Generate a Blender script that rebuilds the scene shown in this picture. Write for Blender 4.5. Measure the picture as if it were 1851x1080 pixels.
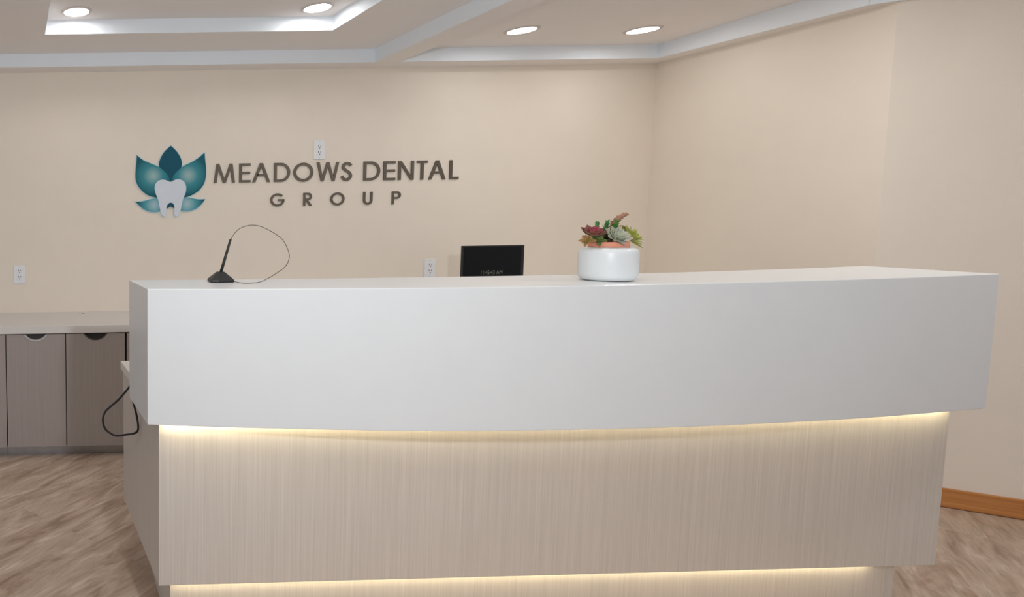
import bpy, bmesh, math, random
from mathutils import Vector, Matrix

for o in list(bpy.data.objects):
    bpy.data.objects.remove(o)
S = bpy.context.scene
COL = S.collection
PI = math.pi

# ---------------------------------------------------------------- camera
cam_d = bpy.data.cameras.new('camera')
cam = bpy.data.objects.new('camera', cam_d)
COL.objects.link(cam)
cam_d.sensor_width = 36.0
cam_d.sensor_fit = 'HORIZONTAL'
cam_d.lens = 1110 * 36.0 / 1851
cam_d.shift_x = (925.5 - 35.2) / 1851
cam_d.shift_y = (489 - 540) / 1851
cam_d.clip_start = 0.05
R0 = (0.999822324736127, -0.008830115848428365, -0.016653768743135258)
R1 = (-0.01725902896829298, -0.07359370358429762, -0.9971389535625504)
R2 = (0.007579239956494216, 0.9972492145130273, -0.07373302702881529)
CAM = Vector((0, 0, 1.267))
cam.matrix_world = Matrix(((R0[0], -R1[0], -R2[0], CAM.x), (R0[1], -R1[1], -R2[1], CAM.y),
                           (R0[2], -R1[2], -R2[2], CAM.z), (0, 0, 0, 1)))
S.camera = cam

# ---------------------------------------------------------------- world, light, exposure
w = bpy.data.worlds.new('world')
S.world = w
w.use_nodes = True
w.node_tree.nodes['Background'].inputs[0].default_value = (0.87, 0.94, 1.03, 1)
w.node_tree.nodes['Background'].inputs[1].default_value = 0.62
S.view_settings.view_transform = 'Standard'
S.view_settings.look = 'None'
S.view_settings.gamma = 1.0
S.view_settings.exposure = 0.0

fl = bpy.data.lights.new('camera_flash', 'SPOT')      # the photographer's flash, beside and above the lens
fl.energy = 77
fl.color = (0.94, 1.0, 1.05)
fl.shadow_soft_size = 0.05
fl.spot_size = math.radians(150)
fl.spot_blend = 1.0
flo = bpy.data.objects.new('camera_flash', fl)
COL.objects.link(flo)
flo.location = (0.5, -0.05, 1.65)
flo.rotation_euler = (Vector((1.45, 2.6, 1.45)) - flo.location).to_track_quat('-Z', 'Y').to_euler()


# added ceiling-height lamps outside the view, placed to brighten walls, floor and desk end
FILL_R = [(2.95, 2.45, 2.257), (2.85, 1.35, 2.257)]
FILL_L = [(0.33, 1.75, 2.330), (1.54, 1.75, 2.330), (-1.3, 0.7, 2.257), (1.0, 0.4, 2.257)]
for grp, en in ((FILL_R, 6.6), (FILL_L, 2.7)):
    for p in grp:
        ld = bpy.data.lights.new('added_fill_lamp', 'AREA')
        ld.shape = 'DISK'
        ld.size = 0.12
        ld.energy = en * (2.0 if p[0] < -1 else 1.0)  # far-left added lamp doubled to lift the desk's left end
        ld.color = (0.96, 0.97, 0.97)
        lo_ = bpy.data.objects.new('added_fill_lamp', ld)
        COL.objects.link(lo_)
        lo_.location = (p[0], p[1], p[2] - 0.004)


# ---------------------------------------------------------------- materials
def s2l(c):
    return tuple(((v / 255) / 12.92 if v / 255 <= 0.04045 else ((v / 255 + 0.055) / 1.055) ** 2.4) for v in c) + (1,)


def mat(name, rgb, rough=0.5, metal=0.0, spec=0.5, noise=None, bump=None):
    m = bpy.data.materials.new(name)
    m.use_nodes = True
    nt = m.node_tree
    b = nt.nodes['Principled BSDF']
    c = s2l(rgb)
    b.inputs['Base Color'].default_value = c
    b.inputs['Roughness'].default_value = rough
    b.inputs['Metallic'].default_value = metal
    b.inputs['Specular IOR Level'].default_value = spec
    if noise or bump:
        tc = nt.nodes.new('ShaderNodeTexCoord')
    if noise:
        sc, amt = noise
        n = nt.nodes.new('ShaderNodeTexNoise')
        n.inputs['Scale'].default_value = sc
        n.inputs['Detail'].default_value = 4
        nt.links.new(tc.outputs['Object'], n.inputs['Vector'])
        r = nt.nodes.new('ShaderNodeValToRGB')
        r.color_ramp.elements[0].position = 0.3
        r.color_ramp.elements[1].position = 0.7
        r.color_ramp.elements[0].color = tuple(v * (1 - amt) for v in c[:3]) + (1,)
        r.color_ramp.elements[1].color = tuple(min(1, v * (1 + amt)) for v in c[:3]) + (1,)
        nt.links.new(n.outputs['Fac'], r.inputs['Fac'])
        nt.links.new(r.outputs['Color'], b.inputs['Base Color'])
    if bump:
        sc, st = bump
        n = nt.nodes.new('ShaderNodeTexNoise')
        n.inputs['Scale'].default_value = sc
        n.inputs['Detail'].default_value = 3
        nt.links.new(tc.outputs['Object'], n.inputs['Vector'])
        bp = nt.nodes.new('ShaderNodeBump')
        bp.inputs['Strength'].default_value = st
        bp.inputs['Distance'].default_value = 0.002
        nt.links.new(n.outputs['Fac'], bp.inputs['Height'])
        nt.links.new(bp.outputs['Normal'], b.inputs['Normal'])
    return m


def emit(name, rgb, strength):
    m = bpy.data.materials.new(name)
    m.use_nodes = True
    nt = m.node_tree
    b = nt.nodes['Principled BSDF']
    b.inputs['Base Color'].default_value = (0.8, 0.8, 0.8, 1)
    b.inputs['Emission Color'].default_value = tuple(rgb) + (1,)
    b.inputs['Emission Strength'].default_value = strength
    return m


def laminate(name, rgb, amt=0.06, fx=230.0, rough=0.45):
    """fine vertical linen-like grain"""
    m = bpy.data.materials.new(name)
    m.use_nodes = True
    nt = m.node_tree
    b = nt.nodes['Principled BSDF']
    b.inputs['Roughness'].default_value = rough
    b.inputs['Specular IOR Level'].default_value = 0.35
    tc = nt.nodes.new('ShaderNodeTexCoord')
    c = s2l(rgb)
    outs = []
    for k, (sx, sz) in enumerate(((fx, 3.0), (fx * 0.36, 1.2))):
        mp = nt.nodes.new('ShaderNodeMapping')
        mp.inputs['Scale'].default_value = (sx, sx, sz)
        mp.inputs['Location'].default_value = (k * 3.1, 0, 0)
        nt.links.new(tc.outputs['Object'], mp.inputs['Vector'])
        n = nt.nodes.new('ShaderNodeTexNoise')
        n.inputs['Scale'].default_value = 1.0
        n.inputs['Detail'].default_value = 2
        nt.links.new(mp.outputs['Vector'], n.inputs['Vector'])
        outs.append(n.outputs['Fac'])
    ad = nt.nodes.new('ShaderNodeMath')
    ad.operation = 'ADD'
    nt.links.new(outs[0], ad.inputs[0])
    hf = nt.nodes.new('ShaderNodeMath')
    hf.operation = 'MULTIPLY_ADD'
    hf.inputs[1].default_value = 0.5
    hf.inputs[2].default_value = 0.25
    nt.links.new(outs[1], hf.inputs[0])
    nt.links.new(hf.outputs[0], ad.inputs[1])
    mr = nt.nodes.new('ShaderNodeMapRange')
    mr.inputs['From Min'].default_value = 0.7
    mr.inputs['From Max'].default_value = 1.3
    nt.links.new(ad.outputs[0], mr.inputs['Value'])
    r = nt.nodes.new('ShaderNodeValToRGB')
    r.color_ramp.elements[0].color = tuple(v * (1 - 2 * amt) for v in c[:3]) + (1,)
    r.color_ramp.elements[1].color = tuple(min(1, v * (1 + 2 * amt)) for v in c[:3]) + (1,)
    nt.links.new(mr.outputs['Result'], r.inputs['Fac'])
    nt.links.new(r.outputs['Color'], b.inputs['Base Color'])
    return m


def floor_mat():
    m = bpy.data.materials.new('wood_vinyl_floor')
    m.use_nodes = True
    nt = m.node_tree
    L = nt.links
    b = nt.nodes['Principled BSDF']
    b.inputs['Roughness'].default_value = 0.5
    b.inputs['Specular IOR Level'].default_value = 0.3
    tc = nt.nodes.new('ShaderNodeTexCoord')
    rot = nt.nodes.new('ShaderNodeMapping')
    rot.inputs['Rotation'].default_value = (0, 0, math.radians(-43))
    L.new(tc.outputs['Object'], rot.inputs['Vector'])
    br = nt.nodes.new('ShaderNodeTexBrick')
    br.inputs['Scale'].default_value = 1.0
    br.inputs['Brick Width'].default_value = 1.22
    br.inputs['Row Height'].default_value = 0.15
    br.inputs['Mortar Size'].default_value = 0.0
    br.inputs['Color1'].default_value = (0, 0, 0, 1)
    br.inputs['Color2'].default_value = (1, 1, 1, 1)
    br.inputs['Bias'].default_value = 0.0
    L.new(rot.outputs['Vector'], br.inputs['Vector'])
    # offset each plank's grain
    off = nt.nodes.new('ShaderNodeVectorMath')
    off.operation = 'MULTIPLY_ADD'
    off.inputs[1].default_value = (7.0, 13.0, 0)
    L.new(br.outputs['Color'], off.inputs[0])
    L.new(rot.outputs['Vector'], off.inputs[2])

    def nz(scale, detail, dist=0.0, rough=0.55):
        mp = nt.nodes.new('ShaderNodeMapping')
        mp.inputs['Scale'].default_value = scale
        L.new(off.outputs[0], mp.inputs['Vector'])
        n = nt.nodes.new('ShaderNodeTexNoise')
        n.inputs['Scale'].default_value = 1.0
        n.inputs['Detail'].default_value = detail
        n.inputs['Distortion'].default_value = dist
        n.inputs['Roughness'].default_value = rough
        L.new(mp.outputs['Vector'], n.inputs['Vector'])
        return n.outputs['Fac']
    a = nz((3.0, 15, 1), 6, 0.9, 0.64)
    r = nt.nodes.new('ShaderNodeValToRGB')
    e = r.color_ramp.elements
    e[0].position = 0.28
    e[0].color = s2l((148, 123, 104))
    e[1].position = 0.72
    e[1].color = s2l((224, 206, 188))
    x = e.new(0.45)
    x.color = s2l((184, 160, 140))
    x = e.new(0.58)
    x.color = s2l((202, 180, 161))
    L.new(a, r.inputs['Fac'])
    f2 = nz((5, 90, 1), 4, 0.3)
    mr = nt.nodes.new('ShaderNodeMapRange')
    mr.inputs['From Min'].default_value = 0.3
    mr.inputs['From Max'].default_value = 0.7
    mr.inputs['To Min'].default_value = 0.86
    mr.inputs['To Max'].default_value = 1.1
    L.new(f2, mr.inputs['Value'])
    mx = nt.nodes.new('ShaderNodeVectorMath')
    mx.operation = 'SCALE'
    L.new(r.outputs['Color'], mx.inputs[0])
    L.new(mr.outputs['Result'], mx.inputs['Scale'])
    # reddish-brown knots and greyish patches
    f3 = nz((2.2, 8, 1), 3, 0.8)
    r3 = nt.nodes.new('ShaderNodeValToRGB')
    r3.color_ramp.elements[0].position = 0.60
    r3.color_ramp.elements[0].color = (0, 0, 0, 1)
    r3.color_ramp.elements[1].position = 0.74
    r3.color_ramp.elements[1].color = (0.55, 0.55, 0.55, 1)
    L.new(f3, r3.inputs['Fac'])
    mix = nt.nodes.new('ShaderNodeMixRGB')
    mix.blend_type = 'MIX'
    mix.inputs['Color2'].default_value = s2l((140, 98, 72))
    L.new(r3.outputs['Color'], mix.inputs['Fac'])
    L.new(mx.outputs[0], mix.inputs['Color1'])
    L.new(mix.outputs['Color'], b.inputs['Base Color'])
    return m


def oak_mat():
    m = bpy.data.materials.new('stained_oak')
    m.use_nodes = True
    nt = m.node_tree
    b = nt.nodes['Principled BSDF']
    b.inputs['Roughness'].default_value = 0.45
    tc = nt.nodes.new('ShaderNodeTexCoord')
    mp = nt.nodes.new('ShaderNodeMapping')
    mp.inputs['Scale'].default_value = (3, 3, 90)
    nt.links.new(tc.outputs['Object'], mp.inputs['Vector'])
    n = nt.nodes.new('ShaderNodeTexNoise')
    n.inputs['Scale'].default_value = 1.0
    n.inputs['Detail'].default_value = 4
    nt.links.new(mp.outputs['Vector'], n.inputs['Vector'])
    r = nt.nodes.new('ShaderNodeValToRGB')
    r.color_ramp.elements[0].position = 0.3
    r.color_ramp.elements[1].position = 0.7
    r.color_ramp.elements[0].color = s2l((176, 110, 52))
    r.color_ramp.elements[1].color = s2l((208, 142, 78))
    nt.links.new(n.outputs['Fac'], r.inputs['Fac'])
    nt.links.new(r.outputs['Color'], b.inputs['Base Color'])
    return m


def petal_mat(name, centre, radius, inner, mid, outer):
    """printed radial gradient of the emblem, centre given in the emblem's own x, z metres"""
    m = bpy.data.materials.new(name)
    m.use_nodes = True
    nt = m.node_tree
    b = nt.nodes['Principled BSDF']
    b.inputs['Roughness'].default_value = 0.6
    b.inputs['Specular IOR Level'].default_value = 0.25
    tc = nt.nodes.new('ShaderNodeTexCoord')
    mp = nt.nodes.new('ShaderNodeMapping')
    mp.inputs['Location'].default_value = (-centre[0], 0, -centre[1])
    nt.links.new(tc.outputs['Object'], mp.inputs['Vector'])
    ln = nt.nodes.new('ShaderNodeVectorMath')
    ln.operation = 'LENGTH'
    nt.links.new(mp.outputs['Vector'], ln.inputs[0])
    dv = nt.nodes.new('ShaderNodeMath')
    dv.operation = 'DIVIDE'
    dv.inputs[1].default_value = radius
    nt.links.new(ln.outputs['Value'], dv.inputs[0])
    r = nt.nodes.new('ShaderNodeValToRGB')
    e = r.color_ramp.elements
    e[0].color = s2l(inner)
    e[1].color = s2l(outer)
    q = e.new(0.5)
    q.color = s2l(mid)
    nt.links.new(dv.outputs[0], r.inputs['Fac'])
    nt.links.new(r.outputs['Color'], b.inputs['Base Color'])
    return m


def vcol_mat(name, rough=0.55):
    m = bpy.data.materials.new(name)
    m.use_nodes = True
    nt = m.node_tree
    b = nt.nodes['Principled BSDF']
    b.inputs['Roughness'].default_value = rough
    a = nt.nodes.new('ShaderNodeVertexColor')
    a.layer_name = 'Col'
    nt.links.new(a.outputs['Color'], b.inputs['Base Color'])
    return m


M = {}
M['wall'] = mat('cream_wall_paint', (235, 223, 208), 0.75, spec=0.2, noise=(6, 0.012), bump=(260, 0.12))
M['ceil'] = mat('beige_ceiling_paint', (244, 239, 236), 0.85, spec=0.15, noise=(5, 0.01))
M['riser'] = mat('white_trim_paint', (236, 240, 244), 0.6, spec=0.3, noise=(8, 0.01))
M['floor'] = floor_mat()
M['oak'] = oak_mat()
M['solid'] = mat('white_solid_surface', (224, 225, 225), 0.28, spec=0.4, noise=(14, 0.008))
M['lam'] = laminate('linen_laminate', (202, 193, 184), 0.045, 300.0)
M['lamside'] = laminate('linen_laminate_side', (202, 193, 184), 0.03, 300.0)
M['cab'] = laminate('taupe_laminate', (164, 153, 147), 0.035, 260)
M['ctop'] = mat('pale_countertop', (222, 216, 211), 0.4, spec=0.35, noise=(40, 0.015))
M['ctopedge'] = mat('grey_edge', (196, 194, 194), 0.4)
M['dark'] = mat('dark_gap', (45, 38, 34), 0.8)
M['metal'] = mat('brushed_steel', (172, 174, 178), 0.32, 1.0, noise=(30, 0.05))
M['chrome'] = mat('satin_chrome', (205, 206, 207), 0.3, 0.75, noise=(60, 0.03))
M['letter'] = mat('brushed_bronze_steel', (112, 102, 89), 0.34, 0.7, noise=(90, 0.08))
M['black'] = mat('black_plastic', (22, 22, 22), 0.45, noise=(50, 0.1))
M['screen'] = mat('dark_glass', (9, 9, 8), 0.3, spec=0.2, noise=(5, 0.05))
M['plate'] = mat('white_plastic', (232, 232, 233), 0.35, noise=(60, 0.01))
M['slot'] = mat('outlet_slot', (60, 55, 52), 0.7)
M['wire'] = mat('grey_wire', (72, 62, 56), 0.4, 0.5)
M['cable'] = mat('black_rubber', (14, 13, 13), 0.55)
M['ceramic'] = mat('white_ceramic', (224, 226, 226), 0.35, spec=0.5, noise=(20, 0.01))
M['terra'] = mat('salmon_terracotta', (226, 150, 122), 0.7, noise=(60, 0.05))
M['soil'] = mat('dark_soil', (50, 38, 30), 0.9, noise=(200, 0.4))
M['leaf'] = vcol_mat('succulent_leaves', 0.5)
M['ltrim'] = mat('light_trim_white', (214, 204, 198), 0.5)
M['lens'] = emit('lit_lens', (0.98, 0.98, 0.98), 36.0)
M['led'] = emit('warm_led', (1.0, 0.88, 0.56), 35.0)
M['led2'] = emit('warm_led_toe', (1.0, 0.89, 0.58), 18.0)
M['backing'] = mat('pale_blue_acrylic', (200, 220, 224), 0.4)
M['tooth'] = mat('tooth_white', (214, 219, 226), 0.35, noise=(30, 0.01))
M['deep'] = mat('deep_teal', (10, 80, 100), 0.55, spec=0.25, noise=(25, 0.02))
M['digits'] = mat('grey_digits', (118, 118, 108), 0.6)


# ---------------------------------------------------------------- mesh helpers
def link(name, bm, m, parent=None, smooth=False, bevel=0.0, seg=2, recalc=True):
    if recalc:
        bmesh.ops.recalc_face_normals(bm, faces=bm.faces)
    me = bpy.data.meshes.new(name)
    bm.to_mesh(me)
    bm.free()
    o = bpy.data.objects.new(name, me)
    COL.objects.link(o)
    if m:
        me.materials.append(m)
    if smooth:
        for p in me.polygons:
            p.use_smooth = True
    if bevel:
        b = o.modifiers.new('bevel', 'BEVEL')
        b.width = bevel
        b.segments = seg
        b.limit_method = 'ANGLE'
        b.angle_limit = math.radians(40)
    if parent:
        o.parent = parent
    return o


def box(bm, x0, x1, y0, y1, z0, z1):
    vs = [bm.verts.new(p) for p in ((x0, y0, z0), (x1, y0, z0), (x1, y1, z0), (x0, y1, z0),
                                    (x0, y0, z1), (x1, y0, z1), (x1, y1, z1), (x0, y1, z1))]
    for f in ((3, 2, 1, 0), (4, 5, 6, 7), (0, 1, 5, 4), (1, 2, 6, 5), (2, 3, 7, 6), (3, 0, 4, 7)):
        bm.faces.new([vs[i] for i in f])


def prism(bm, poly, z0, z1):
    """poly: list of (x, y) or (x, y, zbottom)"""
    lo = [bm.verts.new((p[0], p[1], p[2] if len(p) > 2 else z0)) for p in poly]
    hi = [bm.verts.new((p[0], p[1], z1)) for p in poly]
    n = len(poly)
    bm.faces.new(lo[::-1])
    bm.faces.new(hi)
    for i in range(n):
        j = (i + 1) % n
        bm.faces.new((lo[i], lo[j], hi[j], hi[i]))


def xz_prism(bm, poly, y0, y1):
    """poly of (x, z) extruded along y, y0 nearest to the viewer"""
    a = [bm.verts.new((p[0], y0, p[1])) for p in poly]
    b = [bm.verts.new((p[0], y1, p[1])) for p in poly]
    n = len(poly)
    bm.faces.new(a)
    bm.faces.new(b[::-1])
    for i in range(n):
        j = (i + 1) % n
        bm.faces.new((a[j], a[i], b[i], b[j]))


def lathe(bm, prof, n=48, cx=0, cy=0, closed=False):
    rings = []
    for r, z in prof:
        if r < 1e-6:
            rings.append([bm.verts.new((cx, cy, z))])
        else:
            rings.append([bm.verts.new((cx + r * math.cos(2 * PI * i / n), cy + r * math.sin(2 * PI * i / n), z)) for i in range(n)])
    pairs = list(zip(rings[:-1], rings[1:]))
    if closed:
        pairs.append((rings[-1], rings[0]))
    for a, b in pairs:
        for i in range(n):
            j = (i + 1) % n
            if len(a) == 1 and len(b) == 1:
                continue
            if len(a) == 1:
                bm.faces.new((a[0], b[j], b[i]))
            elif len(b) == 1:
                bm.faces.new((a[i], a[j], b[0]))
            else:
                bm.faces.new((a[i], a[j], b[j], b[i]))


def catmull(pts, sub=6):
    pts = [Vector(p) for p in pts]
    out = []
    for i in range(len(pts) - 1):
        p0 = pts[max(i - 1, 0)]
        p1, p2 = pts[i], pts[i + 1]
        p3 = pts[min(i + 2, len(pts) - 1)]
        for k in range(sub):
            t = k / sub
            out.append(0.5 * ((2 * p1) + (p2 - p0) * t + (2 * p0 - 5 * p1 + 4 * p2 - p3) * t * t + (3 * p1 - p0 - 3 * p2 + p3) * t ** 3))
    out.append(pts[-1])
    return out


def tube(bm, pts, r, n=8):
    pts = [Vector(p) for p in pts]
    prev = None
    rings = []
    for i, p in enumerate(pts):
        d = (pts[min(i + 1, len(pts) - 1)] - pts[max(i - 1, 0)]).normalized()
        if prev is None:
            a = d.orthogonal().normalized()
        else:
            a = (prev - d * prev.dot(d)).normalized()
        prev = a
        b = d.cross(a)
        rr = r if not isinstance(r, (list, tuple)) else r[i]
        rings.append([bm.verts.new(p + (a * math.cos(2 * PI * k / n) + b * math.sin(2 * PI * k / n)) * rr) for k in range(n)])
    for a, b in zip(rings[:-1], rings[1:]):
        for i in range(n):
            j = (i + 1) % n
            bm.faces.new((a[i], a[j], b[j], b[i]))
    bm.faces.new(rings[0][::-1])
    bm.faces.new(rings[-1])


def empty(name, loc, label, cat, group=None):
    o = bpy.data.objects.new(name, None)
    o.empty_display_size = 0.05
    o.location = loc
    COL.objects.link(o)
    tag(o, label, cat, group)
    return o


def tag(o, label, cat, group=None):
    o['label'] = label
    o['category'] = cat
    if group:
        o['group'] = group
    return o


def struct(name, bm, m, **k):
    o = link(name, bm, m, **k)
    o['kind'] = 'structure'
    return o


# ================================================================ ROOM
WY = 3.78
ZS, Z2, Z3 = 2.181, 2.258, 2.331
bm = bmesh.new()
box(bm, -3.5, 7.0, -3.5, 4.2, -0.06, 0.0)
struct('floor', bm, M['floor'])

bm = bmesh.new()
box(bm, -3.5, 4.05, WY, WY + 0.12, 0, 2.5)
struct('wall_back', bm, M['wall'])
bm = bmesh.new()
C1, C2 = (3.92, WY), (3.775, 2.655)
dv = Vector((4.096 - 3.772, 2.385 - 2.655)).normalized()
C3 = (C2[0] + dv.x * 4.2, C2[1] + dv.y * 4.2)
prism(bm, [C1, C2, (C2[0] + 0.16, C2[1] + 0.02), (C1[0] + 0.13, C1[1])], 0, 2.5)
struct('wall_right', bm, M['wall'])
bm = bmesh.new()
nr = Vector((-dv.y, dv.x))
prism(bm, [C2, C3, (C3[0] + nr.x * .12, C3[1] + nr.y * .12), (C2[0] + nr.x * .12, C2[1] + nr.y * .12)], 0, 2.5)
struct('wall_front_right', bm, M['wall'])
# oak baseboard along the angled wall
bm = bmesh.new()
q = 0.014
prism(bm, [(C2[0] - nr.x * q, C2[1] - nr.y * q), (C3[0] - nr.x * q, C3[1] - nr.y * q), C3, C2], 0.002, 0.083)
struct('baseboard_right', bm, M['oak'], bevel=0.003)

# ceiling: low perimeter soffit, beam, and two raised trays
TX = 3.795
T2 = (3.70, 2.69)
T3 = (T2[0] + dv.x * 4.3, T2[1] + dv.y * 4.3)
bm = bmesh.new()
box(bm, -3.5, 3.795, 3.65, WY, ZS, 2.5)
box(bm, 2.125, 2.275, -2.0, 3.65, ZS, 2.5)
prism(bm, [(TX, 3.65, ZS), (T2[0], T2[1], 2.151), (T3[0], T3[1], 2.151), (C3[0] + .02, C3[1] + .02, 2.151), (C2[0] + .01, C2[1], 2.151),
           (C1[0] + .01, C1[1], ZS), (TX, WY, ZS)], ZS, 2.5)
box(bm, -3.5, 0.175, -2.0, 3.65, Z2, 2.5)
box(bm, 1.693, 2.125, -2.0, 3.65, Z2, 2.5)
box(bm, 0.175, 1.693, 3.295, 3.65, Z2, 2.5)
box(bm, 0.175, 1.693, -2.0, 1.2, Z2, 2.5)
box(bm, 0.175, 1.693, 1.2, 3.295, Z3, 2.5)
prism(bm, [(2.275, 3.65), (TX, 3.65), T2, T3, (T3[0], -2.0), (2.275, -2.0)], Z2, 2.5)
ceil = struct('ceiling', bm, M['ceil'])

e = 0.004
bm = bmesh.new()
box(bm, -3.5, 2.125 - e, 3.65 - e, 3.65, ZS, Z2)
struct('trim_1', bm, M['riser'])
bm = bmesh.new()
box(bm, 2.125 - e, 2.125, -2.0, 3.65, ZS, Z2)
struct('trim_2', bm, M['riser'])
bm = bmesh.new()
box(bm, 2.275, TX, 3.65 - e, 3.65, ZS, Z2)
struct('trim_3', bm, M['riser'])
bm = bmesh.new()
pp = []
prism(bm, [(TX - e, 3.65 - e, ZS), (T2[0] - e, T2[1], 2.151), (T2[0], T2[1], 2.151), (TX, 3.65 - e, ZS)], ZS, Z2)
struct('trim_4', bm, M['riser'])
bm = bmesh.new()
prism(bm, [(T2[0] - e, T2[1] - e, 2.151), (T3[0] - e, T3[1] - e, 2.151), (T3[0], T3[1], 2.151), (T2[0], T2[1], 2.151)], 2.151, Z2)
struct('trim_5', bm, M['riser'])
bm = bmesh.new()
box(bm, 0.175, 1.693, 3.295 - e, 3.295, Z2, Z3)
struct('trim_6', bm, M['riser'])
bm = bmesh.new()
box(bm, 1.693 - e, 1.693, 1.2, 3.295 - e, Z2, Z3)
struct('trim_7', bm, M['riser'])
bm = bmesh.new()
box(bm, 0.175, 0.175 + e, 1.2, 3.295 - e, Z2, Z3)
struct('trim_8', bm, M['riser'])


# ---------------------------------------------------------------- downlights
def downlight():
    t = empty('recessed_light', (0, 0, 0), '', 'ceiling light', 'recessed ceiling lights')
    bm = bmesh.new()
    lathe(bm, [(0.0615, 0.0), (0.0615, -0.0045), (0.064, -0.006), (0.074, -0.0045), (0.078, -0.001), (0.078, 0.0)], 64, closed=True)
    link('trim_ring', bm, M['ltrim'], t, smooth=True)
    bm = bmesh.new()
    lathe(bm, [(0.0, -0.0025), (0.061, -0.0025), (0.061, -0.0005), (0, -0.0005)], 64)
    link('lens', bm, M['lens'], t)
    return t


def dup(o, parent=None):
    c = o.copy()
    COL.objects.link(c)
    if parent:
        c.parent = parent
    for ch in o.children:
        dup(ch, c)
    return c


dl = downlight()
spots = [((0.332, 3.165, Z3), 'round recessed ceiling light at the left end of the raised tray'),
         ((1.540, 3.155, Z3), 'round recessed ceiling light in the raised tray, beside its right-hand corner'),
         ((2.720, 3.33, Z2), 'round recessed ceiling light just right of the ceiling beam'),
         ((3.395, 3.355, Z2), 'rightmost round recessed ceiling light, nearest the room corner')]
for i, (p, lab) in enumerate(spots):
    o = dl if i == 0 else dup(dl)
    o.location = p
    o['label'] = lab


# ================================================================ RECEPTION DESK
desk = empty('reception_desk', (1.6, 1.77, 0), 'long reception desk with bowed white front over a lit beige linen-grain base', 'reception desk')


def dk(name, bm, m, **k):
    o = link(name, bm, m, desk, **k)
    o.matrix_parent_inverse = Matrix.Translation((-1.6, -1.77, 0))
    return o


front = [(0.3734, 1.7214), (0.5738, 1.6861), (0.863, 1.648), (1.0742, 1.6256), (1.2908, 1.6136), (1.488, 1.6098), (1.6619, 1.6117),
         (1.8814, 1.6191), (2.0832, 1.634), (2.2711, 1.6489), (2.4478, 1.6694), (2.6263, 1.6945), (2.8105, 1.7224)]
back = [(0.3734, 1.9995), (0.6677, 1.9651), (0.9765, 1.94), (1.2722, 1.9242), (1.5168, 1.9177), (1.7391, 1.9177), (1.967, 1.9232),
        (2.2683, 1.9511), (2.5482, 1.9902), (2.6672, 2.0116), (2.8811, 2.0534)]
fc = [(p.x, p.y) for p in catmull([(a, b, 0) for a, b in front], 5)]
bc = [(p.x, p.y) for p in catmull([(a, b, 0) for a, b in back], 5)]
ZB, ZT = 0.6885, 1.081
bm = bmesh.new()
prism(bm, fc + bc[::-1], ZB, ZT)
dk('counter_box', bm, M['solid'], bevel=0.0022, seg=2)
BX0, BX1, BY = 0.4148, 2.7993, 1.7605
ZP = 0.1817      # underside of the base, above the lit toe recess
bm = bmesh.new()
prism(bm, [(BX0, BY), (BX1, BY + 0.022), (BX1, BY + 0.044), (BX0, BY + 0.022)], ZP, ZB - 0.001)
o = dk('front_panel', bm, M['lam'], bevel=0.001)
bm = bmesh.new()
box(bm, BX0, BX0 + 0.022, BY + 0.0225, 2.3483, ZP, ZB - 0.001)
box(bm, BX0, BX0 + 0.022, 2.0135, 2.3483, ZB - 0.001, 0.7202)
dk('side_panel', bm, M['lamside'], bevel=0.001)
bm = bmesh.new()
box(bm, BX1 - 0.022, BX1, BY + 0.0445, 2.418, ZP, ZB - 0.001)
dk('side_panel', bm, M['lamside'], bevel=0.001)
# toe kick box, set back
TXL, TXR, TY = 0.4585, 2.7296, 1.7996
bm = bmesh.new()
prism(bm, [(TXL, TY), (TXR, TY + 0.02), (TXR, 2.32), (TXL + 0.035, 2.32)], 0.0, ZP - 0.002)
dk('toe_kick', bm, M['lam'])
bm = bmesh.new()
box(bm, BX0 + 0.03, BX1 - 0.03, BY + 0.05, 2.32, ZP - 0.0015, ZP + 0.014)
dk('base_bottom', bm, M['lamside'])
# work surface behind the counter
bm = bmesh.new()
prism(bm, [(0.3906, 2.0181), (2.8365, 2.0739), (2.8365, 2.5575), (1.302, 2.511), (1.116, 2.2785), (0.3906, 2.2711)], 0.7211, 0.7508)
dk('work_surface', bm, M['ctop'], bevel=0.002)
# warm light strips
bm = bmesh.new()
prism(bm, [(BX0 + 0.012, BY - 0.016), (BX1 - 0.012, BY + 0.006), (BX1 - 0.012, BY + 0.014), (BX0 + 0.012, BY - 0.008)], ZB - 0.006, ZB - 0.0005)
dk('light_strip', bm, M['led'])
bm = bmesh.new()
prism(bm, [(TXL + 0.004, TY - 0.017), (TXR - 0.09, TY + 0.002), (TXR - 0.09, TY + 0.008), (TXL + 0.004, TY - 0.011)], ZP - 0.006, ZP - 0.0005)
dk('light_strip', bm, M['led2'])


# ================================================================ CABINETS ALONG THE BACK WALL
CY = 3.26
DW = 0.3215
Z0C, Z1C = 0.062, 0.683


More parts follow.
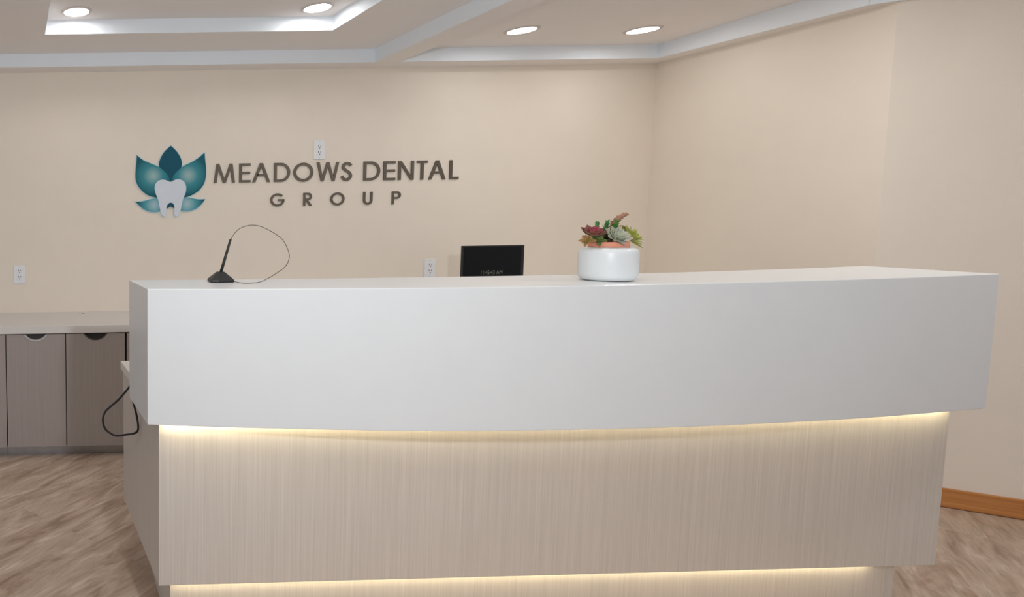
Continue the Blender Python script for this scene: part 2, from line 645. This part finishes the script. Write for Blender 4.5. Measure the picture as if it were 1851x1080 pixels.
def cabinet(x0, label, handles=(True, True)):
    t = empty('base_cabinet', (x0, CY, 0), label, 'cabinet', 'taupe base cabinets along the back wall')
    bm = bmesh.new()
    box(bm, 0.001, 2 * DW - 0.001, 0.021, 0.50, 0.0625, 0.682)
    link('cabinet_body', bm, M['dark'], t)
    bm = bmesh.new()
    box(bm, 0.001, 2 * DW - 0.001, 0.05, 0.062, 0.0, 0.062)
    link('toe_kick', bm, M['metal'], t)
    for k in range(2):
        a, b = k * DW + 0.0025, (k + 1) * DW - 0.0025
        c = (a + b) / 2
        hw, dp = 0.0635, 0.036
        R = (hw * hw + dp * dp) / (2 * dp)
        zc = Z1C - 0.004 - dp + R
        a0 = math.asin(hw / R)
        arc = [(c + R * math.sin(s), zc - R * math.cos(s)) for s in [-a0 + 2 * a0 * i / 20 for i in range(21)]]
        zt = Z1C - 0.004
        bm = bmesh.new()
        xz_prism(bm, [(a, Z0C)] + [(b, Z0C), (b, zt)] + [(x, z) for x, z in arc[::-1]] + [(a, zt)], 0.0, 0.019)
        d = link('door', bm, M['cab'], t)
        # cup pull in the notch
        bm = bmesh.new()
        rin = []
        for (x, z), s in zip(arc, [-a0 + 2 * a0 * i / 20 for i in range(21)]):
            rin.append((c + (R - 0.008) * math.sin(s), zc - (R - 0.008) * math.cos(s)))
        n = len(arc)
        vs = []
        for y in (-0.003, 0.016):
            vs.append([bm.verts.new((x, y, z)) for x, z in arc])
            vs.append([bm.verts.new((x, y, min(z, zt))) for x, z in rin])
        for i in range(n - 1):
            bm.faces.new((vs[0][i], vs[0][i + 1], vs[1][i + 1], vs[1][i]))
            bm.faces.new((vs[1][i], vs[1][i + 1], vs[3][i + 1], vs[3][i]))
            bm.faces.new((vs[3][i], vs[3][i + 1], vs[2][i + 1], vs[2][i]))
            bm.faces.new((vs[2][i], vs[2][i + 1], vs[0][i + 1], vs[0][i]))
        h = link('handle', bm, M['chrome'] if handles[k] else M['slot'], d)
        bm = bmesh.new()
        xz_prism(bm, arc, 0.016, 0.0185)
        link('handle_cup', bm, M['slot'], d)
    return t


cabinet(-0.055 - 2 * DW, 'taupe base cabinet cut off by the left edge of the view')
cabinet(-0.055, 'two-door taupe base cabinet with half-moon pulls, left of the reception desk', (True, False))
cabinet(-0.055 + 2 * DW + 0.006, 'taupe base cabinet mostly hidden behind the white desk end')
bm = bmesh.new()
box(bm, -1.6, 3.90, CY - 0.008, WY, 0.684, 0.724)
ct = tag(link('countertop', bm, M['ctop'], bevel=0.0015), 'long pale beige countertop running along the back wall on the cabinets', 'countertop')
# remaining run of cabinet under the counter, all hidden by the desk
cabinet(2.3, 'taupe base cabinet under the black screen, behind the desk')

bm = bmesh.new()
lathe(bm, [(0, 0.0), (0.022, 0.0), (0.022, 0.002), (0.017, 0.0035), (0.0, 0.003)], 32)
g = empty('cable_grommet', (0.40, 3.68, 0.7242), 'small cable hole cover set in the beige countertop near the wall', 'grommet')
link('cover', bm, M['ctop'], g, smooth=False)
bm = bmesh.new()
box(bm, -0.001, 0.015, -0.006, 0.002, 0.0032, 0.0052)
link('cable_notch', bm, M['slot'], g)


# ================================================================ OUTLETS
def outlet(x, z, label):
    t = empty('wall_outlet', (x, WY, z), label, 'wall outlet', 'white wall outlets')
    bm = bmesh.new()
    box(bm, -0.035, 0.035, -0.006, -0.0002, -0.057, 0.057)
    link('cover_plate', bm, M['plate'], t, bevel=0.003, seg=3)
    bm = bmesh.new()
    box(bm, -0.0165, 0.0165, -0.0075, -0.0055, -0.034, 0.034)
    f = link('receptacle', bm, M['plate'], t, bevel=0.001)
    for s in (-1, 1):
        zc = s * 0.0185
        bm = bmesh.new()
        box(bm, -0.0085, -0.0055, -0.0082, -0.0074, zc + 0.001, zc + 0.011)
        box(bm, 0.0055, 0.0085, -0.0082, -0.0074, zc + 0.001, zc + 0.009)
        p = [(0.0032 * math.cos(a), zc - 0.0075 + 0.0032 * math.sin(a)) for a in [2 * PI * i / 12 for i in range(12)]]
        xz_prism(bm, p, -0.0082, -0.0074)
        link('socket_slots', bm, M['slot'], f)
    for s in (-1, 1):
        bm = bmesh.new()
        p = [(0.003 * math.cos(a), s * 0.048 + 0.003 * math.sin(a)) for a in [2 * PI * i / 12 for i in range(12)]]
        xz_prism(bm, p, -0.007, -0.0058)
        link('screw', bm, M['chrome'], t)
    return t


outlet(0.029, 0.962, 'white wall outlet at far left above the beige countertop')
outlet(1.871, 1.693, 'white wall outlet directly above the bronze sign lettering')
outlet(2.574, 0.957, 'white wall outlet left of the black screen, just above the desk edge')

# ================================================================ SIGN LETTERS
T = 0.165


LAY = [0]


def par(bm, x0, z0, x1, z1, w, dep):
    """slanted bar with horizontal ends; x0,x1 are centres at z0,z1"""
    LAY[0] += 1
    dep = (dep[0] - 0.0012 * (LAY[0] % 5), dep[1])
    xz_prism(bm, [(x0 - w / 2, z0), (x0 + w / 2, z0), (x1 + w / 2, z1), (x1 - w / 2, z1)], *dep)


def rect(bm, x0, x1, z0, z1, dep):
    xz_prism(bm, [(x0, z0), (x1, z0), (x1, z1), (x0, z1)], *dep)


def arc(bm, cx, cz, rx, rz, t, a0, a1, dep, n=40):
    y0, y1 = dep
    rows = []
    for i in range(n + 1):
        a = math.radians(a0 + (a1 - a0) * i / n)
        c, s = math.cos(a), math.sin(a)
        rows.append((bm.verts.new((cx + rx * c, y0, cz + rz * s)), bm.verts.new((cx + (rx - t) * c, y0, cz + (rz - t) * s)),
                     bm.verts.new((cx + (rx - t) * c, y1, cz + (rz - t) * s)), bm.verts.new((cx + rx * c, y1, cz + rz * s))))
    full = abs(a1 - a0) >= 359.9
    for a, b in zip(rows[:-1], rows[1:]):
        for k in range(4):
            j = (k + 1) % 4
            bm.faces.new((a[k], a[j], b[j], b[k]))
    if not full:
        bm.faces.new(rows[0])
        bm.faces.new(rows[-1][::-1])


def stroke(bm, pts, t, dep):
    pts = catmull([(x, 0, z) for x, z in pts], 6)
    y0, y1 = dep
    rows = []
    for i, p in enumerate(pts):
        d = (pts[min(i + 1, len(pts) - 1)] - pts[max(i - 1, 0)]).normalized()
        n = Vector((-d.z, 0, d.x)) * t / 2
        rows.append([bm.verts.new((q.x, y, q.z)) for q, y in ((p + n, y0), (p - n, y0), (p - n, y1), (p + n, y1))])
    for a, b in zip(rows[:-1], rows[1:]):
        for k in range(4):
            j = (k + 1) % 4
            bm.faces.new((a[k], a[j], b[j], b[k]))
    bm.faces.new(rows[0])
    bm.faces.new(rows[-1][::-1])


def glyph(bm, ch, w, t, dep):
    """letter in a cell w wide and 1 high"""
    if ch == 'M':
        par(bm, .085, 0, .22, 1, t, dep)
        par(bm, .22, 1, w / 2, 0, t, dep)
        par(bm, w / 2, 0, w - .22, 1, t, dep)
        par(bm, w - .22, 1, w - .085, 0, t, dep)
    elif ch == 'E':
        rect(bm, 0, t, 0, 1, dep)
        for z in (0, .44, 1 - t * .85):
            rect(bm, t, w if z != .44 else w - .02, z, z + t * .85, dep)
    elif ch == 'A':
        par(bm, .09, 0, w / 2, 1, t * 1.08, dep)
        par(bm, w - .09, 0, w / 2, 1, t * 1.08, dep)
        rect(bm, .27, w - .27, .31, .31 + t * .8, dep)
    elif ch == 'D':
        rect(bm, 0, t, 0, 1, dep)
        m = w - .5
        rect(bm, t, m, 0, t * .9, dep)
        rect(bm, t, m, 1 - t * .9, 1, dep)
        arc(bm, m, .5, .5, .5, t * .95, -90, 90, dep)
    elif ch == 'O':
        arc(bm, w / 2, .5, w / 2, .5, t, 0, 360, dep, 64)
    elif ch == 'W':
        u = t * .95
        q = [(.08, 1), (w * .255, 0), (w / 2, 1), (w * .745, 0), (w - .08, 1)]
        for (a, b), (c, d) in zip(q[:-1], q[1:]):
            par(bm, a, b, c, d, u, dep)
    elif ch == 'S':
        k = w / .6
        stroke(bm, [(x * k, z) for x, z in ((.545, .80), (.47, .885), (.345, .925), (.215, .895), (.135, .80), (.14, .69), (.215, .605), (.33, .53),
                                            (.44, .45), (.515, .35), (.52, .23), (.44, .12), (.315, .075), (.19, .10), (.11, .175), (.065, .27))], t, dep)
    elif ch == 'N':
        rect(bm, 0, t, 0, 1, dep)
        rect(bm, w - t, w, 0, 1, dep)
        par(bm, t * .55, 1, w - t * .55, 0, t * 1.1, dep)
    elif ch == 'T':
        rect(bm, 0, w, 1 - t * .85, 1, dep)
        rect(bm, w / 2 - t / 2, w / 2 + t / 2, 0, 1 - t * .85, dep)
    elif ch == 'L':
        rect(bm, 0, t, 0, 1, dep)
        rect(bm, t, w, 0, t * .85, dep)
    elif ch == 'G':
        arc(bm, w / 2, .5, w / 2, .5, t, 42, 352, dep, 56)
        rect(bm, w * .53, w - .01, .42, .42 + t * .85, dep)
    elif ch in 'RP':
        rect(bm, 0, t, 0, 1, dep)
        m = w - (.30 if ch == 'P' else .32)
        rect(bm, t, m, 1 - t * .9, 1, dep)
        rect(bm, t, m, .42, .42 + t * .9, dep)
        arc(bm, m, .71, w - m - .02, .29, t * .95, -90, 90, dep, 28)
        if ch == 'R':
            par(bm, w - .10, 0, w - .42, .43, t * 1.25, dep)
    elif ch == 'U':
        r = w / 2
        rect(bm, 0, t, r, 1, dep)
        rect(bm, w - t, w, r, 1, dep)
        arc(bm, r, r, r, r, t, 180, 360, dep, 32)


LET = [('M', 1.225, 1.357, 'first letter of the top line'), ('E', 1.382, 1.451, 'between M and A in the first word'), ('A', 1.461, 1.573, 'third letter of the first word'),
       ('D', 1.595, 1.694, 'in the middle of the first word'), ('O', 1.714, 1.836, 'between D and W in the top line'), ('W', 1.856, 1.995, 'under the wall outlet'),
       ('S', 2.005, 2.074, 'ending the first word'), ('D', 2.145, 2.247, 'starting the second word of the top line'), ('E', 2.268, 2.341, 'between D and N in the second word'),
       ('N', 2.358, 2.454, 'in the middle of the second word'), ('T', 2.473, 2.538, 'between N and A in the second word'), ('A', 2.544, 2.652, 'between T and L in the second word'),
       ('L', 2.674, 2.731, 'at the right end of the top line')]
LET2 = [('G', 1.575, 1.662, 'starting the lower line'), ('R', 1.778, 1.832, 'second letter of the lower line'), ('O', 1.945, 2.031, 'in the middle of the lower line'),
        ('U', 2.147, 2.204, 'between O and P in the lower line'), ('P', 2.324, 2.380, 'ending the lower line')]
for lst, z0, z1, grp, sz in ((LET, 1.503, 1.619, 'large letters of the wall sign', 'large'), (LET2, 1.355, 1.435, 'small letters of the wall sign', 'small')):
    H = z1 - z0
    for ch, x0, x1, lab in lst:
        bm = bmesh.new()
        glyph(bm, ch, (x1 - x0) / H, 0.148 if sz == 'large' else 0.160, (-0.008 / H, -0.001 / H))
        for v in bm.verts:
            v.co *= H
        zo = z0
        if ch in 'OSG':
            zo -= 0.001
        o = link('sign_letter', bm, M['letter'])
        o.location = (x0, WY, zo)
        tag(o, '%s raised bronze-grey metal letter %s %s' % (sz, ch, lab), 'sign letter', grp)

# ================================================================ EMBLEM
ZK = 0.000584
emb = empty('lotus_emblem', (0.961, WY, 1.512), 'teal lotus flower emblem with a white tooth, left of the metal lettering', 'wall emblem')


def E2(p):
    return ((p[0] - 508) * ZK, (520 - p[1]) * ZK)


def smoothpoly(segs, sub=5):
    """segs: list of open point runs joined at sharp corners"""
    out = []
    for s in segs:
        c = catmull([(x, y, 0) for x, y in s], sub)
        out += [(p.x, p.y) for p in c[:-1]]
    return out


def offset(poly, d):
    n = len(poly)
    area = sum(poly[i][0] * poly[(i + 1) % n][1] - poly[(i + 1) % n][0] * poly[i][1] for i in range(n))
    sg = 1 if area > 0 else -1
    out = []
    for i in range(n):
        a, b, c = Vector(poly[i - 1]), Vector(poly[i]), Vector(poly[(i + 1) % n])
        e1, e2 = (b - a).normalized(), (c - b).normalized()
        n1, n2 = Vector((e1.y, -e1.x)), Vector((e2.y, -e2.x))
        m = (n1 + n2)
        if m.length < 0.3:
            m = (e1 - e2).normalized() * 2
            out.append(tuple(b + m * d * 0.7))
            continue
        m.normalize()
        k = min(1.0 / max(m.dot(n1), 0.4), 1.8)
        out.append(tuple(b + m * d * k * sg))
    return out


shapes = {
    'centre_petal': [[(510, 143), (560, 190), (600, 245), (622, 300), (624, 350), (600, 420), (560, 470), (508, 512)],
                     [(508, 512), (455, 470), (410, 420), (387, 350), (392, 300), (415, 245), (455, 190), (510, 143)]],
    'left_petal': [[(155, 235), (215, 283), (290, 318), (370, 352), (430, 395), (475, 445), (506, 512)],
                   [(506, 512), (480, 590), (440, 650), (390, 681), (330, 672), (260, 645), (200, 595), (155, 530), (140, 460), (143, 380), (151, 300), (155, 235)]],
    'right_petal': [[(862, 220), (868, 290), (878, 380), (877, 460), (858, 540), (805, 610), (730, 658), (645, 681), (590, 650), (540, 590), (510, 512)],
                    [(510, 512), (542, 445), (590, 395), (650, 350), (720, 318), (790, 278), (862, 220)]],
    'lower_left_petal': [[(140, 718), (215, 714), (290, 695), (360, 683), (400, 690)], [(400, 690), (410, 760), (404, 822)],
                         [(404, 822), (340, 830), (275, 820), (215, 788), (172, 750), (140, 718)]],
    'lower_right_petal': [[(870, 703), (838, 748), (795, 788), (740, 815), (680, 826), (612, 818)], [(612, 818), (610, 760), (635, 688)],
                          [(635, 688), (690, 681), (740, 692), (800, 703), (870, 703)]],
}
tooth = [[(505, 520), (470, 503), (428, 492), (380, 503), (346, 540), (340, 590), (355, 650), (378, 710), (390, 770), (402, 830), (422, 868), (446, 880), (461, 862), (459, 812), (466, 770), (485, 742), (508, 734),
          (530, 742), (546, 775), (545, 825), (547, 862), (565, 879), (590, 865), (610, 820), (625, 750), (640, 690), (664, 630), (669, 570), (650, 522), (612, 495), (575, 490), (540, 502), (505, 520)]]
gap = [[(460, 795), (468, 762), (485, 742), (508, 734), (530, 742), (544, 765), (547, 792)], [(547, 792), (530, 784), (507, 771)], [(507, 771), (485, 784), (460, 795)]]
bmB = bmesh.new()
k = 0
for nm, sg in list(shapes.items()) + [('tooth', tooth)]:
    poly = smoothpoly(sg, 4)
    op = [E2(p) for p in offset(poly, 7.0)]
    xz_prism(bmB, op, -0.006 - 0.0001 * k, -0.0005)
    k += 1
link('backing', bmB, M['backing'], emb)
A = E2
cols = ((164, 190, 188), (62, 140, 150), (18, 92, 104))
pm = {
    'centre_petal': M['deep'],
    'left_petal': petal_mat('printed_petal_left', A((325, 450)), 0.118, *cols),
    'right_petal': petal_mat('printed_petal_right', A((690, 450)), 0.118, *cols),
    'lower_left_petal': petal_mat('printed_petal_low_left', A((335, 755)), 0.10, (176, 200, 206), (86, 158, 168), (18, 96, 110)),
    'lower_right_petal': petal_mat('printed_petal_low_right', A((680, 750)), 0.10, (176, 200, 206), (86, 158, 168), (18, 96, 110)),
}
dep = {'centre_petal': -0.0080, 'left_petal': -0.0090, 'right_petal': -0.0091, 'lower_left_petal': -0.0085, 'lower_right_petal': -0.0086}
for nm, sg in shapes.items():
    bm = bmesh.new()
    xz_prism(bm, [E2(p) for p in smoothpoly(sg, 5)], dep[nm], -0.0065)
    o = link('petal', bm, pm[nm], emb)
    o['label'] = {'centre_petal': 'dark teal top petal', 'left_petal': 'large left petal fading to pale teal', 'right_petal': 'large right petal fading to pale teal',
                  'lower_left_petal': 'small lower left petal', 'lower_right_petal': 'small lower right petal'}[nm]
bm = bmesh.new()
xz_prism(bm, [E2(p) for p in smoothpoly(tooth, 4)], -0.0125, -0.0065)
link('tooth', bm, M['tooth'], emb, bevel=0.0008)
bm = bmesh.new()
xz_prism(bm, [E2(p) for p in smoothpoly(gap, 4)], -0.0095, -0.0065)
link('root_gap', bm, M['deep'], emb)

# ================================================================ BLACK SCREEN
mon = empty('desk_monitor', (2.57, 3.27, 0.7242), 'black monitor standing behind the desk, dim clock at its bottom edge', 'monitor')
bm = bmesh.new()
box(bm, -0.165, 0.167, 0.0, 0.018, 0.11, 0.391)
link('casing', bm, M['black'], mon, bevel=0.003)
bm = bmesh.new()
box(bm, -0.161, 0.150, -0.0012, 0.0004, 0.125, 0.384)
link('screen', bm, M['screen'], mon)
bm = bmesh.new()
box(bm, -0.03, 0.03, 0.018, 0.055, 0.012, 0.26)
link('stand_neck', bm, M['black'], mon, bevel=0.004)
bm = bmesh.new()
lathe(bm, [(0, 0), (0.11, 0), (0.11, 0.006), (0.09, 0.012), (0, 0.014)], 40, 0, 0.10)
link('stand_base', bm, M['black'], mon, smooth=True)
tc = bpy.data.curves.new('clock_text', 'FONT')
tc.body = '11:45:43 AM'
tc.size = 0.031
tc.extrude = 0.0004
tc.space_character = 1.0
to = bpy.data.objects.new('clock_tmp', tc)
COL.objects.link(to)
bpy.context.view_layer.update()
me = bpy.data.meshes.new_from_object(to.evaluated_get(bpy.context.evaluated_depsgraph_get()))
bpy.data.objects.remove(to)
xs = [v.co.x for v in me.vertices]
sc = 0.116 / (max(xs) - min(xs))
for v in me.vertices:
    v.co = Vector(((v.co.x - min(xs)) * sc, v.co.y, v.co.z))
me.materials.clear()
me.materials.append(M['digits'])
ck = bpy.data.objects.new('clock_text', me)
COL.objects.link(ck)
ck.parent = mon
ck.rotation_euler = (PI / 2, 0, 0)
ck.location = (-0.066, -0.0018, 0.236)

# ================================================================ ANTENNA STAND
an = empty('wire_loop_stand', (0.6352, 1.8879, ZT), 'small black stand with leaning rod and thin wire loop, on desk top', 'desk stand')
bm = bmesh.new()
lo = [(-0.040, -0.030), (-0.017, -0.036), (0.036, -0.032), (0.041, -0.006), (0.030, 0.030), (-0.034, 0.030)]
hi = [(-0.012, -0.008), (-0.006, -0.010), (0.012, -0.009), (0.013, 0.0), (0.010, 0.008), (-0.011, 0.008)]
lo = [(x * 0.93, y * 0.93) for x, y in lo]
hi = [(x * 0.93, y * 0.93) for x, y in hi]
r0 = [bm.verts.new((x, y, 0.0005)) for x, y in lo]
r1 = [bm.verts.new((x, y, 0.008)) for x, y in lo]
r2 = [bm.verts.new((x, y, 0.0315)) for x, y in hi]
bm.faces.new(r0[::-1])
bm.faces.new(r2)
for a, b in ((r0, r1), (r1, r2)):
    for i in range(6):
        j = (i + 1) % 6
        bm.faces.new((a[i], a[j], b[j], b[i]))
link('stand_base', bm, M['black'], an, bevel=0.0025)
bm = bmesh.new()
tube(bm, [(-0.0019, 0, 0.0165), (0.0149, 0, 0.0745), (0.0312, 0, 0.1312)], [0.0048, 0.0043, 0.0037], 14)
link('rod', bm, M['black'], an, smooth=True)
wire = [(0.6659, 1.8879, 1.2075), (0.6696, 1.8879, 1.2158), (0.6798, 1.8879, 1.2317), (0.6966, 1.8879, 1.2456), (0.7226, 1.8879, 1.254), (0.7477, 1.8879, 1.253), (0.7738, 1.8879, 1.2437), (0.8035, 1.8879, 1.227), (0.8258, 1.8879, 1.2093), (0.8398, 1.8879, 1.187),
        (0.8444, 1.8786, 1.1619), (0.837, 1.8693, 1.1405), (0.8203, 1.86, 1.1229), (0.7942, 1.8507, 1.108), (0.7654, 1.8414, 1.094), (0.7356, 1.8302, 1.0843), (0.7077, 1.8256, 1.0821), (0.6835, 1.8293, 1.0821), (0.6687, 1.8414, 1.0843), (0.6566, 1.86, 1.0866)]
bm = bmesh.new()
tube(bm, [Vector(p) - Vector((0.6352, 1.8879, ZT)) for p in catmull(wire, 6)], 0.00095, 8)
link('wire_loop', bm, M['wire'], an, smooth=True)

# ================================================================ CABLE UNDER THE WORK SURFACE
cab = [(0.4064, 2.1111, 0.7165), (0.3906, 2.1111, 0.6904), (0.3571, 2.1111, 0.6513), (0.3283, 2.1111, 0.6262), (0.3088, 2.1111, 0.6067), (0.3004, 2.1111, 0.5779), (0.3078, 2.1111, 0.5472), (0.3274, 2.1065, 0.5304), (0.3469, 2.0972, 0.5249), (0.3782, 2.0693, 0.5388), (0.3917, 2.0162, 0.5609), (0.4037, 2.0162, 0.5698), (0.4055, 2.0162, 0.5884), (0.3997, 2.0162, 0.6257), (0.3926, 2.0162, 0.6541), (0.3846, 2.0162, 0.6914), (0.3819, 2.0162, 0.7207)]
cb = empty('power_cable', (0.372, 2.0739, 0.6002), 'thin black cable hanging in a loop beside the left end of the desk', 'cable')
bm = bmesh.new()
tube(bm, [Vector(p) - Vector((0.372, 2.0739, 0.6002)) for p in catmull(cab, 7)], 0.0036, 10)
link('cord', bm, M['cable'], cb, smooth=True)

# ================================================================ PLANTER
PX, PY = 1.6945, 1.7372
pot = empty('potted_succulents', (PX, PY, ZT), 'white ceramic pot of red, grey-green and lime succulents on the desk top', 'potted plant')
pot.scale = (0.93, 0.93, 0.93)
bm = bmesh.new()
lathe(bm, [(0, 0.0015), (0.054, 0.0015), (0.060, 0.003), (0.0660, 0.009), (0.0685, 0.020), (0.0690, 0.05), (0.0688, 0.084), (0.0672, 0.0925), (0.0625, 0.0985),
           (0.053, 0.1015), (0.0475, 0.103), (0.0465, 0.101), (0.0465, 0.09), (0, 0.09)], 64)
link('pot', bm, M['ceramic'], pot, smooth=True)
bm = bmesh.new()
lathe(bm, [(0.0463, 0.095), (0.0467, 0.1175), (0.0457, 0.1187), (0.0435, 0.1183), (0.0425, 0.114), (0.0425, 0.095)], 56, closed=True)
link('liner_rim', bm, M['terra'], pot, smooth=True)['label'] = 'salmon terracotta rim'
bm = bmesh.new()
lathe(bm, [(0, 0.114), (0.02, 0.1145), (0.0424, 0.112), (0.0424, 0.0955), (0, 0.0955)], 40)
link('soil', bm, M['soil'], pot)

rnd = random.Random(7)


def lerp3(a, b, t):
    return tuple(a[i] * (1 - t) + b[i] * t for i in range(3))


def leaf(bm, cl, org, az, el, L, W, thick, curl, base, tip, mat3, pointy=0.5, N=8, K=5):
    """one fleshy leaf; az/el direction in the rosette's own frame; curl bends the tip up"""
    d = Vector((math.cos(az), math.sin(az), 0))
    side = Vector((-math.sin(az), math.cos(az), 0))
    up = Vector((0, 0, 1))
    rows_t, rows_b = [], []
    p = Vector((0, 0, 0))
    a = el
    for i in range(N + 1):
        t = i / N
        wd = W * (math.sin(PI * min(1, (t ** 0.75) * 0.93 + 0.07)) ** (0.75)) if t < 1 else 0.0
        wd = max(wd, 0.0)
        if t < 0.12:
            wd = max(wd, W * 0.45)
        tg = d * math.cos(a) + up * math.sin(a)
        nm = -d * math.sin(a) + up * math.cos(a)
        th = thick * (1 - t * 0.75)
        rt, rb = [], []
        col = lerp3(base, tip, max(0, (t - 0.35) / 0.65) ** 1.3)
        for k in range(K):
            u = -1 + 2 * k / (K - 1)
            cup = 0.28 * wd * u * u
            q = p + side * (u * wd) + nm * (cup)
            edge = 1 - u * u
            ec = lerp3(col, tip, 0.55 * u * u)
            v1 = bm.verts.new(org + mat3 @ (q + nm * th * 0.35 * edge))
            v2 = bm.verts.new(org + mat3 @ (q - nm * th * 0.65 * edge))
            v1[cl] = ec + (1,)
            v2[cl] = ec + (1,)
            rt.append(v1)
            rb.append(v2)
        rows_t.append(rt)
        rows_b.append(rb)
        p = p + tg * (L / N)
        a += curl / N
    for rows, flip in ((rows_t, False), (rows_b, True)):
        for r0, r1 in zip(rows[:-1], rows[1:]):
            for k in range(K - 1):
                f = (r0[k], r0[k + 1], r1[k + 1], r1[k])
                bm.faces.new(f[::-1] if not flip else f)


def rosette(name, org, n, R, Wd, els, base, tip, centre, tiltv, label, curl=0.5, thick=0.004, jitter=0.08):
    bm = bmesh.new()
    cl = bm.verts.layers.float_color.new('Col')
    z = Vector(tiltv).normalized()
    m3 = z.to_track_quat('Z', 'Y').to_matrix()
    base, tip, centre = s2l(base)[:3], s2l(tip)[:3], s2l(centre)[:3]
    for i in range(n):
        t = i / (n - 1)          # 0 outer -> 1 inner
        az = i * 2.39996 + rnd.uniform(-.08, .08)
        el = els[0] + (els[1] - els[0]) * t ** 0.9 + rnd.uniform(-jitter, jitter)
        L = R * (1 - 0.62 * t) * rnd.uniform(0.92, 1.06)
        c = lerp3(base, centre, t ** 1.3)
        tt = lerp3(tip, centre, t * 0.6)
        leaf(bm, cl, Vector(org) + m3 @ Vector((0, 0, R * 0.10 * t)), az, el, L, Wd * (1 - 0.5 * t), thick, curl, c, tt, m3)
    bmesh.ops.remove_doubles(bm, verts=bm.verts, dist=0.00002)
    o = link(name, bm, M['leaf'], pot, smooth=True, recalc=False)
    o['label'] = label
    return o


rosette('succulent_rosette', (-0.053, -0.002, 0.138), 34, 0.041, 0.0165, (0.12, 1.3), (120, 112, 62), (112, 56, 56), (206, 60, 100), (-0.15, -0.42, 1), 'dark red rosette at the left', curl=0.75)
rosette('succulent_rosette', (-0.070, -0.004, 0.124), 18, 0.025, 0.0065, (-0.1, 1.0), (132, 134, 62), (178, 104, 80), (150, 130, 60), (-0.9, -0.3, 0.4), 'small reddish green rosette at the left rim', curl=0.3)
rosette('succulent_rosette', (-0.010, -0.030, 0.132), 48, 0.042, 0.0125, (0.05, 1.30), (168, 194, 158), (180, 154, 152), (196, 216, 180), (0.0, -0.85, 0.62), 'pale grey-green rosette at the front', curl=0.55, thick=0.004)
rosette('succulent_rosette', (0.064, 0.004, 0.129), 30, 0.048, 0.0140, (-0.05, 1.25), (168, 174, 72), (146, 148, 56), (202, 208, 126), (0.60, -0.6, 0.5), 'lime green rosette at the right', curl=0.35, thick=0.006)
rosette('succulent_rosette', (0.046, 0.010, 0.149), 18, 0.027, 0.0095, (0.3, 1.3), (160, 170, 60), (128, 90, 60), (196, 206, 100), (0.5, -0.1, 0.9), 'small yellow-green rosette at the back', curl=0.35, thick=0.005)
rosette('succulent_rosette', (-0.012, 0.004, 0.124), 18, 0.034, 0.010, (0.2, 1.2), (72, 96, 50), (92, 56, 60), (80, 104, 50), (0.0, 0, 1), 'dark green rosette in the middle', curl=0.35)
rosette('succulent_rosette', (-0.046, -0.012, 0.124), 14, 0.026, 0.007, (0.0, 1.0), (84, 112, 56), (120, 124, 70), (96, 120, 60), (-0.3, -0.8, 0.5), 'small green rosette below the red one', curl=0.3)
rosette('succulent_rosette', (0.026, -0.004, 0.126), 16, 0.030, 0.010, (0.1, 1.2), (74, 98, 48), (100, 110, 50), (80, 104, 50), (0.2, 0.0, 1), 'dark green rosette behind the grey one', curl=0.35)


def sprig(name, org, tipp, n, L, Wd, base, tip, label, th=0.003, bow=0.0):
    bm = bmesh.new()
    cl = bm.verts.layers.float_color.new('Col')
    o0, o1 = Vector(org), Vector(tipp)
    base, tip = s2l(base)[:3], s2l(tip)[:3]
    z = (o1 - o0).normalized()
    m3 = z.to_track_quat('Z', 'Y').to_matrix()
    for i in range(n):
        t = i / (n - 1)
        p = o0.lerp(o1, t) + Vector((0, 0, bow * math.sin(PI * t)))
        leaf(bm, cl, p, i * 2.39996, 0.35 + 0.6 * t, L * (1 - 0.35 * t) * rnd.uniform(.85, 1.15), Wd, th, 0.4, base, tip, m3, N=5, K=3)
    stem = len(bm.verts)
    tube(bm, [o0 - z * 0.012, o0.lerp(o1, .5) + Vector((0, 0, bow)), o1], [0.0016, 0.0013, 0.0007], 6)
    bm.verts.ensure_lookup_table()
    for v in bm.verts[stem:]:
        v[cl] = tuple(base) + (1,)
    o = link(name, bm, M['leaf'], pot, smooth=True, recalc=False)
    o['label'] = label
    return o


sprig('succulent_sprig', (-0.026, 0.012, 0.125), (-0.025, 0.014, 0.176), 22, 0.015, 0.0048, (64, 120, 58), (96, 150, 80), 'green sprig behind the red rosette')
sprig('succulent_sprig', (-0.008, 0.012, 0.122), (0.004, 0.012, 0.178), 26, 0.016, 0.0048, (50, 108, 50), (74, 134, 66), 'dark green sprig in the middle')
sprig('succulent_sprig', (0.016, 0.008, 0.132), (0.024, 0.004, 0.178), 44, 0.018, 0.0060, (44, 108, 38), (88, 142, 58), 'bushy green sprig above the grey rosette')
sprig('succulent_sprig', (0.018, 0.012, 0.168), (0.058, 0.010, 0.199), 60, 0.014, 0.0046, (150, 116, 86), (176, 118, 96), 'pinkish brown trailing sprig at the top', bow=0.007)
sprig('succulent_sprig', (0.020, 0.010, 0.168), (0.034, 0.008, 0.188), 36, 0.015, 0.0046, (140, 116, 82), (170, 122, 98), 'short pinkish brown sprig')
sprig('succulent_sprig', (-0.020, -0.022, 0.116), (-0.014, -0.024, 0.140), 18, 0.018, 0.0050, (54, 72, 44), (100, 64, 62), 'low dark sprig between the rosettes')
